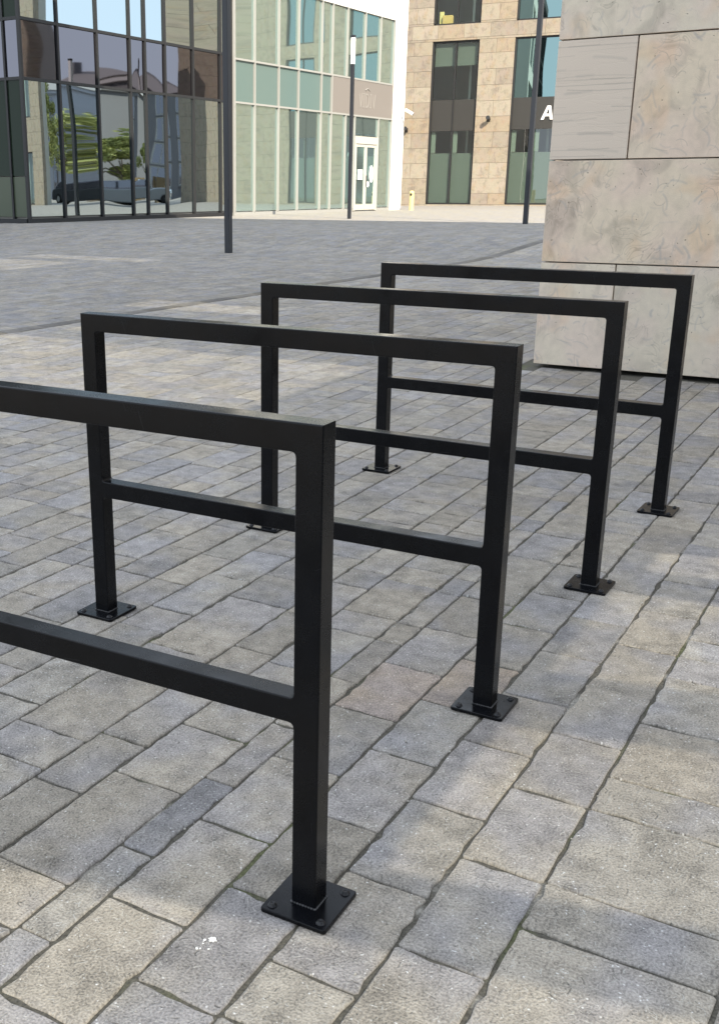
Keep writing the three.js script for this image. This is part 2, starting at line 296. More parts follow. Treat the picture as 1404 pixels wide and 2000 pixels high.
  // bedding sand seen in the joints
  const g = new THREE.PlaneGeometry(26, 34, 52, 170); g.rotateX(-Math.PI / 2); g.translate(-19.5 + 13, 0, -13.9);
  const p = g.attributes.position; for (let i = 0; i < p.count; i++) p.setY(i, groundY(p.getX(i), p.getZ(i)) - 0.0058);
  setUV(g, (x, y, z) => [x, z]); g.computeVertexNormals();
  mesh('joint_sand', g, M.sand, plaza).userData.kind = 'stuff';
  console.log('pavers', list.length);
}
// drainage channel crossing the paving: a line of dark setts
{
  const ch = thing('drainage_channel', 'narrow dark stone drainage channel running across the paving', 'drain'); ch.userData.kind = 'structure';
  const st = [0, 1, 2].map((i) => { const g = new RoundedBoxGeometry(0.17, 0.06, 0.47, 1, 0.006); return setUV(g, boxUV(i * 0.6, i * 0.37)); });
  const sm = [0.42, 0.5, 0.58].map((t) => std(lin(t, t * 0.97, t * 0.9), 0.9, 0, { map: paverMap, bumpMap: paverBump, bumpScale: 0.004 }));
  for (let i = 0; i < 54; i++) { const z = -0.6 - i * 0.48, x = -6.24 + (-5.5 - z) * 0.085; mesh('channel_stone', pick(st), pick(sm), ch, [x, groundY(x, z) - 0.0255, z], [-Math.atan((groundY(x, z + 0.2) - groundY(x, z - 0.2)) / 0.4), -0.085, 0]); }
}

// ---------------------------------------------------------------- bicycle racks
const K = 1.12, RL = 1.3364, TW = 0.0523, TD = 0.0482, RH = 0.9632, PL = 0.1422, PT_ = 0.0092, CT = 0.4486, CB = 0.398;
const rackGeo = {};
{
  const b = 0.0028, r = 0.013, s = new THREE.Shape(), y0 = PT_ - 0.003;
  // outline of the whole frame seen from the front, welded corners rounded
  s.moveTo(-RL + b, y0); s.lineTo(-RL + TW - b, y0);
  s.lineTo(-RL + TW - b, CB - r); s.quadraticCurveTo(-RL + TW - b, CB + b, -RL + TW + r, CB + b); s.lineTo(-TW - r, CB + b); s.quadraticCurveTo(-TW + b, CB + b, -TW + b, CB - r); s.lineTo(-TW + b, y0);
  s.lineTo(-b, y0); s.lineTo(-b, RH - b); s.lineTo(-RL + b, RH - b); s.closePath();
  const h = new THREE.Path(), x0 = -RL + TW - b, x1 = -TW + b, ya = CT - b, yb = RH - TW + b;
  h.moveTo(x0, ya + r); h.quadraticCurveTo(x0, ya, x0 + r, ya); h.lineTo(x1 - r, ya); h.quadraticCurveTo(x1, ya, x1, ya + r); h.lineTo(x1, yb - r); h.quadraticCurveTo(x1, yb, x1 - r, yb); h.lineTo(x0 + r, yb); h.quadraticCurveTo(x0, yb, x0, yb - r); h.closePath();
  s.holes.push(h);
  const g = new THREE.ExtrudeGeometry(s, { depth: TD - 2 * b, bevelEnabled: true, bevelThickness: b, bevelSize: b, bevelSegments: 3, curveSegments: 6 }); g.translate(0, 0, -TD + b);
  const ev = new Evaluator(); ev.attributes = ['position', 'normal']; ev.useGroups = false;
  g.deleteAttribute('uv');
  const frame = new Brush(g); frame.updateMatrixWorld();
  const cut = (x0, x1, y0, y1) => { const k = new Brush(new THREE.BoxGeometry(x1 - x0, y1 - y0, 0.2)); k.geometry.deleteAttribute('uv'); k.position.set((x0 + x1) / 2, (y0 + y1) / 2, 0); k.updateMatrixWorld(); return ev.evaluate(frame, k, INTERSECTION).geometry; };
  const yT = RH - TW - 0.016;
  rackGeo.top = cut(-RL - 0.1, 0.1, yT, RH + 0.1);
  rackGeo.cross = cut(-RL + TW + 0.0005, -TW - 0.0005, CB - 0.05, CT + 0.05);
  rackGeo.left = cut(-RL - 0.1, -RL + TW + 0.0005, -0.1, yT);
  rackGeo.right = cut(-TW - 0.0005, 0.1, -0.1, yT);
  for (const k of ['top', 'cross', 'left', 'right']) setUV(rackGeo[k], boxUV());
  const ps = new THREE.Shape(), e = PL / 2 - 0.002, q = 0.006; ps.moveTo(-e + q, -e); ps.lineTo(e - q, -e); ps.quadraticCurveTo(e, -e, e, -e + q); ps.lineTo(e, e - q); ps.quadraticCurveTo(e, e, e - q, e); ps.lineTo(-e + q, e); ps.quadraticCurveTo(-e, e, -e, e - q); ps.lineTo(-e, -e + q); ps.quadraticCurveTo(-e, -e, -e + q, -e);
  rackGeo.plate = new THREE.ExtrudeGeometry(ps, { depth: PT_ - 0.003, bevelEnabled: true, bevelThickness: 0.0015, bevelSize: 0.0015, bevelSegments: 2, curveSegments: 3 }); rackGeo.plate.rotateX(-Math.PI / 2); rackGeo.plate.translate(0, 0.0015, 0);
  const prof = [[0, 0.005], [0.0024, 0.005], [0.0027, 0.0068], [0.0052, 0.0068], [0.0064, 0.0058], [0.0068, 0.0024], [0.0092, 0.0022], [0.0096, 0.0016], [0.0096, 0]].map((v) => new THREE.Vector2(...v));
  rackGeo.bolt = new THREE.LatheGeometry(prof, 14);
  // weld bead round the foot of a post
  const bead = [], w = 0.003;
  for (const [sx, sz, along] of [[0, 1, 0], [0, -1, 0], [1, 0, 1], [-1, 0, 1]]) {
    const len = (along ? TD : TW) + w, n = 9;
    for (let i = 0; i < n; i++) { const t = (i + 0.5) / n - 0.5, sp = new THREE.SphereGeometry(w * rr(0.8, 1.1), 6, 4); sp.scale(along ? 1 : 1.15, 0.8, along ? 1.15 : 1); sp.translate(sx * TW / 2 + (along ? 0 : t * len), 0.001, sz * TD / 2 + (along ? t * len : 0)); bead.push(sp); }
  }
  rackGeo.weld = mergeGeometries(bead);
}
function makeRack(label, pos, turn) {
  const t = thing('bike_rack', label, 'bike rack', pos, turn, 'black bike racks in a row');
  mesh('top_rail', rackGeo.top, M.black, t); mesh('cross_rail', rackGeo.cross, M.black, t); mesh('post', rackGeo.left, M.black, t); mesh('post', rackGeo.right, M.black, t);
  for (const x of [-RL + TW / 2, -TW / 2]) {
    const p = mesh('base_plate', rackGeo.plate, M.black, t, [x, 0, -TD / 2]);
    mesh('weld_bead', rackGeo.weld, M.blackEdge, p, [0, PT_, 0]);
    for (const sx of [-1, 1]) for (const sz of [-1, 1]) mesh('anchor_bolt', rackGeo.bolt, M.bolt, p, [sx * (PL / 2 - 0.0185), PT_ - 0.0004, sz * (PL / 2 - 0.0185)], [0, rr(0, 3), 0]);
  }
  return t;
}
makeRack('nearest black steel bike rack, its left end cut off by the photo edge', [0, 0.0006, 0], 0.0146);
makeRack('second black steel bike rack from the camera', [-0.002, 0.0006, -0.9776], 0.0036);
makeRack('third black steel bike rack, between the second and the farthest', [-0.0066, 0.0006, -2.0088], -0.0088);
makeRack('farthest black steel bike rack, in front of the pale stone wall', [-0.002, 0.0006, -3.0276], -0.026);

// ---------------------------------------------------------------- frames of the far buildings: x along the facade, y up, z outwards
function facade(name, label, category, O, h, n) {
  const t = thing(name, label, category, O);
  const X = new THREE.Vector3(...h).normalize(), Y = UP.clone().normalize(), Z = new THREE.Vector3().crossVectors(X, Y).normalize();
  X.crossVectors(Y, Z); t.quaternion.setFromRotationMatrix(new THREE.Matrix4().makeBasis(X, Y, Z)); return t;
}
// a slightly bowed sheet of glass, so that mirrored lines waver as in real float glass
function paneGeo(w, h, amp) {
  const nx = 8, ny = 12, g = new THREE.PlaneGeometry(w, h, nx, ny), p = g.attributes.position, a = rr(-1, 1), b = rr(-1, 1), c = rr(-1, 1), d = rr(-1, 1), ph = rr(0, 6), f = rr(2, 4);
  for (let i = 0; i < p.count; i++) { const u = p.getX(i) / w * 2, v = p.getY(i) / h * 2; p.setZ(i, amp * (a * (1 - u * u) + 0.6 * b * u * (1 - v * v) + 0.5 * c * (1 - v * v) + 0.25 * d * Math.sin(ph + f * v + u)) ); }
  g.computeVertexNormals(); return g;
}
function pane(m, parent, x0, x1, y0, y1, z, amp = 0.002, name = 'glass_pane') { return mesh(name, paneGeo(x1 - x0, y1 - y0, amp), m, parent, [(x0 + x1) / 2, (y0 + y1) / 2, z]); }

// ---- dark glass office on the left
{
  const t = facade('glass_office_building', 'dark mirror glass office building on the left with black mullions', 'building', [-18.739, 0.146, -19.660], [0.00851, -0.0162, -0.99983]);
  const xs = [0, 1.336, 2.843, 4.209, 4.884, 5.805, 7.165, 8.594, 9.2], ys = [0.12, 3.36, 4.685, 8.1, 9.42, 12.8];
  slab('core', M.concrete, t, 0.06, 9.18, -0.3, 13, -11, -0.06);
  slab('plinth', M.frameDark, t, -0.02, 9.2, -0.3, 0.1, -0.05, 0.05);
  slab('roof_edge', M.frameDark, t, -0.08, 9.25, 12.82, 13.3, -11.05, 0.08);
  for (let j = 0; j < ys.length - 1; j++) for (let i = 0; i < xs.length - 1; i++) {
    const g = pane(j % 2 ? M.glassBand : M.glassL, t, xs[i] + 0.035, xs[i + 1] - 0.035, ys[j] + 0.035, ys[j + 1] - 0.035, 0, 0.0045);
    g.rotation.y = rr(-0.004, 0.004); g.rotation.x = rr(-0.003, 0.003);
  }
  xs.forEach((x) => slab('mullion', M.frameDark, t, x - 0.035, x + 0.035, 0.1, 12.82, -0.04, 0.05));
  ys.forEach((y, j) => { if (j) slab('transom', M.frameDark, t, 0.036, 9.164, y - 0.035, y + 0.035, -0.04, 0.046); });
  // short side that looks towards the camera
  const zs = [-0.03, -0.5, -1.75, -3.0, -4.25, -5.5, -6.75, -8, -9.25, -10.5];
  for (let i = 0; i < zs.length - 1; i++) for (let j = 0; j < ys.length - 1; j++) {
    const a = zs[i + 1] + 0.03, b = zs[i] - 0.03, put = (m, y0, y1, nm) => { const g = mesh(nm, paneGeo(b - a, y1 - y0, 0.001), m, t, [0, (y0 + y1) / 2, (a + b) / 2], [0, -Math.PI / 2, 0]); return g; };
    if (j === 0) { put(M.frosted, ys[0] + 0.03, 1.1, 'frosted_pane'); put(M.glassSide, 1.12, ys[1] - 0.035, 'glass_pane'); } else put(j % 2 ? M.glassBand : M.glassSide, ys[j] + 0.035, ys[j + 1] - 0.035, 'glass_pane');
  }
  zs.forEach((z, i) => { if (i) slab('mullion', M.frameDark, t, -0.04, 0.04, 0.1, 12.82, z - 0.03, z + 0.03); });
  ys.forEach((y, j) => { if (j) slab('transom', M.frameDark, t, -0.036, 0.036, y - 0.035, y + 0.035, -10.5, -0.041); });
  slab('plinth', M.frameDark, t, -0.05, 0.06, -0.3, 0.1, -10.6, -0.051);
}

// ---- white-framed glass building in the middle
const fontB = await new FontLoader().loadAsync('fonts/droid/droid_sans_bold.typeface.json');
const fontR = await new FontLoader().loadAsync('fonts/droid/droid_sans_regular.typeface.json');
function text(s, font, size, depth) { const g = new TextGeometry(s, { font, size, depth, curveSegments: 5, bevelEnabled: false }); g.computeBoundingBox(); return g; }
{
  const t = facade('white_framed_building', 'white framed building with pale green glass and an entrance door', 'building', [-18.341, -0.181, -39.904], [0.02397, -0.01614, -0.99958]);
  const xs = [-10.95, -9.81, -8.37, -7.11, -5.565, -4.83], xr = [-4.83, -3.756, -3.06], ux = [-10.95, -9.81, -8.37, -7.11, -5.565, -4.83, -3.756, -2.4, -1.169, -0.03];
  slab('core', M.white, t, -10.95, 1.0, -0.4, 16, -9, -0.12);
  slab('corner_column', M.white, t, 0.0, 1.0, -0.4, 6.86, -0.119, 0.06);
  slab('white_band', M.white, t, -10.95, 1.0, 6.861, 7.75, -0.119, 0.06);
  slab('white_band', M.white, t, -10.95, 1.0, 10.9, 11.8, -0.119, 0.06); slab('white_band', M.white, t, -10.95, 1.0, 14.9, 16.2, -0.119, 0.06);
  for (const y of [7.75, 11.8]) { for (const x of [0, -4.6, -9.6]) slab('corner_column', M.white, t, x, Math.min(1, x + 1.0), y + 0.001, y + 3.149, -0.119, 0.06); for (const [a, b] of [[-3.6, -0.03], [-8.6, -4.63]]) for (let i = 0; i < 3; i++) pane(M.glassM, t, mix(a, b, i / 3) + 0.03, mix(a, b, (i + 1) / 3) - 0.03, y + 0.05, y + 3.1, -0.02); }
  slab('plinth', M.frameLight, t, -10.95, -3.1, -0.4, 0.1, -0.119, 0.03); slab('plinth', M.frameLight, t, -1.13, -0.001, -0.4, 0.1, -0.119, 0.03);
  slab('left_return', M.frameLight, t, -11.02, -10.951, -0.4, 7.7, -1.4, 0.05);
  const wav = (a, b, c, d, m = M.glassM, z = -0.02) => { const g = pane(m, t, a + 0.028, b - 0.028, c + 0.03, d - 0.03, z, 0.0022); g.rotation.y = rr(-0.004, 0.004); };
  for (let i = 0; i < xs.length - 1; i++) { wav(xs[i], xs[i + 1], 0.1, 3.36); const g = slab('spandrel_panel', M.bandM, t, xs[i] + 0.03, xs[i + 1] - 0.03, 3.39, 4.57, -0.06, -0.015); }
  for (let i = 0; i < xr.length - 1; i++) wav(xr[i], xr[i + 1], 0.1, 3.36);
  wav(-1.13, -0.03, 0.1, 3.36); wav(-3.06, -1.13, 2.66, 3.36);
  for (let i = 0; i < ux.length - 1; i++) wav(ux[i], ux[i + 1], 4.6, 6.86);
  for (const x of xs) slab('mullion', M.frameLight, t, x - 0.028, x + 0.028, 0.1, 6.86, -0.05, 0.05);
  for (const x of [-3.756, -3.06, -1.13, -0.03]) slab('mullion', M.frameLight, t, x - 0.028, x + 0.028, 0.1, 3.36, -0.05, 0.05);
  for (const x of [-3.756, -2.4, -1.169, -0.03]) slab('mullion', M.frameLight, t, x - 0.028, x + 0.028, 4.63, 6.86, -0.05, 0.05);
  slab('transom', M.frameLight, t, -10.92, -0.058, 3.332, 3.388, -0.05, 0.045); slab('transom', M.frameLight, t, -10.92, -0.03, 4.572, 4.628, -0.05, 0.045);
  const sg = slab('sign_panel', M.signM, t, -4.8, -0.002, 3.39, 4.57, -0.05, 0.03);
  const tg = text('VIDIV', fontR, 0.5, 0.012); tg.scale(0.78, 1, 1); mesh('sign_lettering', tg, M.signText, sg, [-0.42, -0.32, 0.04]);
  mesh('sign_mark', new THREE.TorusGeometry(0.26, 0.025, 5, 12, 1.5), M.signText, sg, [0.28, 0.08, 0.045], [0, 0, 0.82]);
  // entrance: two leaves in a pale frame
  const d = slab('door_frame', M.doorFrame, t, -3.03, -1.16, 2.4, 2.66, -0.05, 0.055);
  slab('door_frame', M.doorFrame, t, -3.03, -2.93, 0.02, 2.4, -0.05, 0.05); slab('door_frame', M.doorFrame, t, -1.26, -1.16, 0.02, 2.4, -0.05, 0.05);
  const leaf = (a, b) => {
    const m = (a + b) / 2, g = mesh('door', box(b - a, 0.1, 0.05), M.doorFrame, t, [m, 2.34, 0]);
    slab('door_stile', M.doorFrame, g, -(b - a) / 2, -(b - a) / 2 + 0.09, -2.3, -0.05, -0.025, 0.025); slab('door_stile', M.doorFrame, g, (b - a) / 2 - 0.09, (b - a) / 2, -2.3, -0.05, -0.025, 0.025); slab('door_rail', M.doorFrame, g, -(b - a) / 2 + 0.09, (b - a) / 2 - 0.09, -2.3, -2.1, -0.025, 0.025);
    mesh('door_glass', paneGeo(b - a - 0.18, 2.05, 0.001), M.glassM, g, [0, -1.075, 0]); return g;
  };
  const d1 = leaf(-2.925, -2.1), d2 = leaf(-2.09, -1.265);
  mesh('door_handle', new THREE.CylinderGeometry(0.016, 0.016, 0.4, 8), M.frameDark, d2, [-0.36, -1.25, 0.06]);
  mesh('paper_notice', box(0.4, 0.36, 0.004), M.paper, d1, [-0.02, -1.03, 0.03]);
  const st = new THREE.CylinderGeometry(0.2, 0.2, 0.004, 20); st.rotateX(Math.PI / 2); const ov = st.clone(); ov.scale(0.85, 1.55, 1);
  mesh('oval_sticker', ov, M.paper, d2, [0.06, -1.0, 0.03]); const rs = st.clone(); rs.scale(0.55, 0.55, 1); mesh('round_sticker', rs, M.paper, d2, [-0.2, -1.37, 0.03]);
  const rs2 = st.clone(); rs2.scale(0.42, 0.42, 1); mesh('round_sticker', rs2, M.paper, t, [-3.3, 2.0, 0.02]);
}
// wall camera on the white corner column
{
  const base = new THREE.Vector3(-18.341, -0.181, -39.904), c = thing('security_camera', 'white security camera on the white corner column', 'camera', [base.x + 0.082, base.y + 3.72, base.z - 0.55], 0.3);
  mesh('wall_plate', box(0.03, 0.18, 0.12), M.white, c, [0.0, 0, 0]);
  const arm = new THREE.CylinderGeometry(0.025, 0.025, 0.3, 10); arm.rotateZ(Math.PI / 2); mesh('arm', arm, M.white, c, [0.15, 0, 0]);
  const bd = new THREE.CylinderGeometry(0.065, 0.065, 0.34, 14); bd.rotateZ(Math.PI / 2); const body = mesh('housing', bd, M.white, c, [0.38, -0.08, 0], [0, 0, -0.5]);
  const ln = new THREE.CylinderGeometry(0.045, 0.045, 0.02, 14); ln.rotateZ(Math.PI / 2); mesh('lens', ln, M.frameDark, body, [0.175, 0, 0]);
}

// ---- sandstone building at the back
function stoneBuilding(t, x0, x1, wins, top, visible, depth, floors) {
  const ys = [-0.4]; for (let y = 0.58; y < top; y += 0.712) ys.push(y); ys.push(top);
  slab('back_wall', M.room, t, x0 + 0.05, x1 - 0.05, -0.4, top - 0.05, -depth, -depth + 0.3);
  slab('end_wall', M.room, t, x0 + 0.02, x0 + 0.3, -0.4, top - 0.06, -depth + 0.301, -0.47); slab('end_wall', M.room, t, x1 - 0.3, x1 - 0.02, -0.4, top - 0.06, -depth + 0.301, -0.47);
  slab('roof', M.concrete, t, x0 + 0.02, x1 - 0.02, top - 0.049, top + 0.2, -depth, -0.47);
  for (const y of floors) slab('floor', M.room, t, x0 + 0.301, x1 - 0.301, y - 0.3, y, -depth + 0.301, -0.47);
  for (let x = x0 + 3.1; x < x1 - 1; x += 3.98) slab('partition', M.room, t, x, x + 0.12, -0.05, top - 0.4, -depth + 0.302, Math.max(-1.2, -depth + 0.5));
  const stuff = [];
  const blk = (a, b, y0, y1) => {
    if (b - a < 0.06 || y1 - y0 < 0.06) return;
    const w = b - a - 0.008, h = y1 - y0 - 0.008, dz = rr(-0.003, 0.003);
    if (visible && a < 6.6 && y0 < 9.6) { const g = setUV(new RoundedBoxGeometry(w, h, 0.46, 1, 0.006), boxUV(rr(0, 1.6), rr(0, 1.6))); mesh('stone_block', g, pick(stoneTones), t, [(a + b) / 2, (y0 + y1) / 2, -0.23 + dz]); }
    else { const g = setUV(new THREE.BoxGeometry(w, h, 0.46), boxUV(rr(0, 1.6), rr(0, 1.6))); g.translate((a + b) / 2, (y0 + y1) / 2, -0.23 + dz); stuff.push(g); }
  };
  for (let j = 0; j < ys.length - 1; j++) {
    // cut the course at window heads and sills, then at window sides
    const cutsY = [ys[j], ys[j + 1]]; for (const w of wins) for (const y of [w[2], w[3]]) if (y > ys[j] + 0.05 && y < ys[j + 1] - 0.05 && !cutsY.some((q) => Math.abs(q - y) < 0.05)) cutsY.push(y);
    cutsY.sort((a, b) => a - b);
    for (let q = 0; q < cutsY.length - 1; q++) {
      const ya = cutsY[q], yb = cutsY[q + 1], ym = (ya + yb) / 2, open = wins.filter((w) => ym > w[2] && ym < w[3]).sort((a, b) => a[0] - b[0]);
      let x = x0; const spans = []; for (const w of open) { spans.push([x, w[0]]); x = w[1]; } spans.push([x, x1]);
      for (const [a, b] of spans) {
        const len = b - a; let n = Math.max(1, Math.round(len / 1.25)); const half = (j % 2);
        if (len < 2) { if (half) blk(a, b, ya, yb); else { const m = a + len * rr(0.46, 0.54); blk(a, m, ya, yb); blk(m, b, ya, yb); } }
        else { const s = len / n; let p = a; for (let i = half ? 0.5 : 1; p < b - 0.01; i++) { const e = Math.min(b, a + s * i); blk(p, e, ya, yb); p = e; } }
      }
    }
  }
  if (stuff.length) mesh('stone_cladding', mergeGeometries(stuff), stoneTones[0], t).userData.kind = 'stuff';
}
function stoneWindow(t, a, b, y0, y1, kind) {
  const coated = a > 3 && kind !== 'plain', f = slab('window', M.frameDark, t, a + 0.002, b - 0.002, y0 + 0.002, y0 + 0.07, -0.2, -0.1), cx = (a + b) / 2, cyy = y0 + 0.036, L = (nm, m, xa, xb, ya, yb, za, zb) => slab(nm, m, f, xa - cx, xb - cx, ya - cyy, yb - cyy, za + 0.15, zb + 0.15);
  L('frame', M.frameDark, a + 0.002, a + 0.075, y0 + 0.072, y1 - 0.072, -0.2, -0.02); L('frame', M.frameDark, b - 0.075, b - 0.002, y0 + 0.072, y1 - 0.072, -0.2, -0.08); L('frame', M.frameDark, a + 0.002, b - 0.002, y1 - 0.07, y1 - 0.002, -0.2, -0.08);
  L('mullion', M.frameDark, cx - 0.03, cx + 0.03, y0 + 0.072, y1 - 0.072, -0.19, -0.09);
  const P = (xa, xb, ya, yb, m = M.glassS) => mesh('pane', paneGeo(xb - xa, yb - ya, 0.0015), m, f, [(xa + xb) / 2 - cx, (ya + yb) / 2 - cyy, 0.0]);
  const halves = [[a + 0.075, cx - 0.03], [cx + 0.03, b - 0.075]];
  if (kind === 'tall') {
    for (const [p, q] of halves) {
      L('spandrel', M.signDark, p, q, 3.52, 4.95, -0.16, -0.12); P(p, q, y0 + 0.072, 3.52); P(p, q, 4.95, y1 - 0.072, coated ? M.glassTeal : M.glassS);
      L('blind', M.blind, p, q, y0 + 0.075, 2.48, -0.23, -0.215);
      L('blind', M.blindPale, p, p + 0.22, 2.5, 3.5, -0.3, -0.28);
      L('blind', M.blind, p + 0.02, q - 0.02, 6.5, 7.5, -0.3, -0.285);
    }
  } else for (const [p, q] of halves) P(p, q, y0 + 0.072, y1 - 0.072, coated ? M.glassTeal : M.glassS);
  return f;
}
{
  const t = facade('sandstone_building', 'tan sandstone block building with tall dark windows at the back', 'building', [-22.088, -0.399, -52.437], [0.99183, 0.00166, -0.12758]);
  const wins = []; for (let k = -1; k < 5; k++) { wins.push([3.98 * k, 3.98 * k + 2.29, 0.05, 7.6, 'tall']); wins.push([3.98 * k, 3.98 * k + 2.29, 8.32, 11.3, 'upper']); wins.push([3.98 * k, 3.98 * k + 2.29, 12.3, 15.2, 'upper']); }
  stoneBuilding(t, -5.5, 25.1, wins, 16.3, true, 7, [0.02, 4.3, 8.25, 12.2]);
  wins.forEach((w) => stoneWindow(t, ...w));
  const A = text('A', fontB, 0.62, 0.05); A.applyMatrix4(new THREE.Matrix4().makeShear(0, 0, 0.12, 0, 0, 0)); mesh('sign_letter', A, M.letter, t, [5.42, 3.93, -0.115]);
}
{
  const S = new THREE.Vector3(-22.088, -0.399, -52.437), hx = new THREE.Vector3(0.99183, 0.00166, -0.12758), nz = new THREE.Vector3(0.12753, 0.01658, 0.9917), at = (h, y, n) => S.clone().addScaledVector(hx, h).addScaledVector(UP, y).addScaledVector(nz, n).toArray();
  const wallCam = (name, label, pos) => { const c = thing(name, label, 'camera', pos, 0.13); mesh('wall_plate', box(0.16, 0.2, 0.03), M.frameDark, c, [0, 0, 0.014]); mesh('arm', box(0.06, 0.06, 0.2), M.frameDark, c, [0, 0, 0.12]); const g = new THREE.CylinderGeometry(0.1, 0.08, 0.26, 12); g.rotateX(1.2); mesh('housing', g, M.frameDark, c, [0.04, 0.03, 0.26]); };
  wallCam('security_camera', 'small black security camera on the stone pier between tall windows', at(2.95, 4.0, 0.002));
  wallCam('security_camera', 'small black security camera on the sandstone beside the white column', at(-1.15, 3.6, 0.002));
  const b1 = thing('cardboard_box', 'tan cardboard box on the sill behind the upper window', 'box', at(0.62, 8.392, -0.31), 0.13); mesh('body', new RoundedBoxGeometry(0.5, 0.34, 0.18, 1, 0.01), M.box, b1, [0, 0.172, 0]); mesh('flap', box(0.48, 0.01, 0.09), M.box, b1, [0, 0.36, 0.05], [0.5, 0, 0]);
  const b2 = thing('paper_sign', 'small pale yellow card standing behind the cardboard box', 'card', at(0.3, 8.392, -0.34), 0.13); mesh('card', box(0.22, 0.56, 0.012), M.cream, b2, [0, 0.281, -0.02]); mesh('foot', box(0.2, 0.012, 0.08), M.cream, b2, [0, 0.006, 0]);
}
// ---- second sandstone building across the side street (mirrored in the dark glass)
{
  const t = facade('sandstone_building', 'second sandstone building across the side street, mirrored in the dark glass', 'building', [8.2, farY(8.2, -49) - 0.02, -49], [0.99183, 0.00166, -0.12758]);
  const wins = []; for (let k = 0; k < 4; k++) for (const y of [0.05, 5, 9.3]) wins.push([1.8 + 4 * k, 4.0 + 4 * k, y, y + 3]);
  stoneBuilding(t, 0, 18, wins, 13.2, false, 1.1, [0.02, 4.9, 9.2]); wins.forEach((w) => stoneWindow(t, ...w, 'plain'));
}

// ---- near stone wall on the right
{
  const t = facade('stone_wall', 'pale sandstone clad wall corner on the right with large slabs', 'wall', [-1.5944, 0, -6.2321], [0.99986, 0.00402, 0.01611]);
  slab('core', M.concrete, t, 0.08, 12, 0.12, 8.0, -8, -0.075); slab('footing', M.concrete, t, 0.5, 11.5, -0.2, 0.12, -7.6, -0.45);
  const ys = [0.022, 0.738, 1.412, 2.163, 2.9, 3.58, 4.33, 5.07, 5.75, 6.5, 7.2, 8.0], g2 = 0.0038;
  const slabAt = (a, b, y0, y1, m) => { const g = setUV(new RoundedBoxGeometry(b - a - 2 * g2, y1 - y0 - 2 * g2, 0.05, 1, 0.0035), boxUV(rr(0, 1.6), rr(0, 1.6))); mesh('stone_slab', g, m, t, [(a + b) / 2, (y0 + y1) / 2, -0.025 + rr(-0.0015, 0.0015)]); };
  for (let j = 0; j < ys.length - 1; j++) {
    const xs = j % 2 ? [0, 1.62, 3.2, 4.8, 6.4, 8, 9.6, 11.2, 12] : [0, 0.522, 2.1, 3.7, 5.3, 6.9, 8.5, 10.1, 12];
    for (let i = 0; i < xs.length - 1; i++) slabAt(xs[i], xs[i + 1], ys[j], ys[j + 1], (j === 2 && i === 0) || (j > 3 && rnd() < 0.25) ? M.vein : M.cloudTones[(i * 2 + j) % 3]);
  }
  // the return round the corner
  for (let j = 0; j < ys.length - 1; j++) for (let i = 0; i < 5; i++) { const a = -0.052 - i * 1.55, b = a - 1.55, g = setUV(new RoundedBoxGeometry(0.05, ys[j + 1] - ys[j] - 2 * g2, 1.55 - 2 * g2, 1, 0.0035), boxUV(rr(0, 1.6), rr(0, 1.6))); mesh('stone_slab', g, M.cloud, t, [0.026, (ys[j] + ys[j + 1]) / 2, (a + b) / 2]); }
  slab('coping', M.cloud, t, -0.04, 12.02, 8.001, 8.09, -8.05, 0.04);
}

// ---------------------------------------------------------------- lamp posts
function lampPost(label, x, z, height, a = 0.105, turn = 0) {
  const t = thing('lamp_post', label, 'lamp post', [x, groundY(x, z) - 0.01, z], turn, 'black lamp posts on the plaza'), hd = 0.66;
  const g = new RoundedBoxGeometry(a, height - hd - 0.06, a, 2, 0.008); mesh('pole', g, M.pole, t, [0, (height - hd - 0.06) / 2, 0]);
  mesh('light_head', new RoundedBoxGeometry(a + 0.012, hd, a + 0.012, 2, 0.008), M.acrylic, t, [0, height - hd / 2 - 0.06, 0]);
  mesh('cap', new RoundedBoxGeometry(a + 0.02, 0.06, a + 0.02, 1, 0.006), M.pole, t, [0, height - 0.03, 0]);
  mesh('door_plate', new RoundedBoxGeometry(0.07, 0.35, 0.006, 1, 0.002), M.pole, t, [0, 0.75, a / 2 + 0.002]);
}
lampPost('tall black lamp post standing nearest, in front of the dark glass building', -9.80, -14.93, 7.2);
lampPost('thin black lamp post with white head before the entrance', -13.69, -27.27, 4.75, 0.085);
lampPost('tall black lamp post beside the pale stone wall', -7.79, -24.77, 7.2);

// bollard
{
  const x = -17.5, z = -40.25, t = thing('bollard', 'short cream yellow bollard before the sandstone building', 'bollard', [x, farY(x, z) - 0.02, z], 0.4);
  const pr = [[0, 0], [0.1, 0], [0.1, 0.02], [0.088, 0.03], [0.088, 0.66], [0.082, 0.71], [0.06, 0.74], [0, 0.75]].map((v) => new THREE.Vector2(...v)); mesh('post', new THREE.LatheGeometry(pr, 18), M.cream, t);
  const rf = new THREE.CylinderGeometry(0.05, 0.05, 0.06, 12); rf.rotateX(Math.PI / 2); mesh('reflector', rf, M.dark, t, [-0.03, 0.61, 0.085]);
}

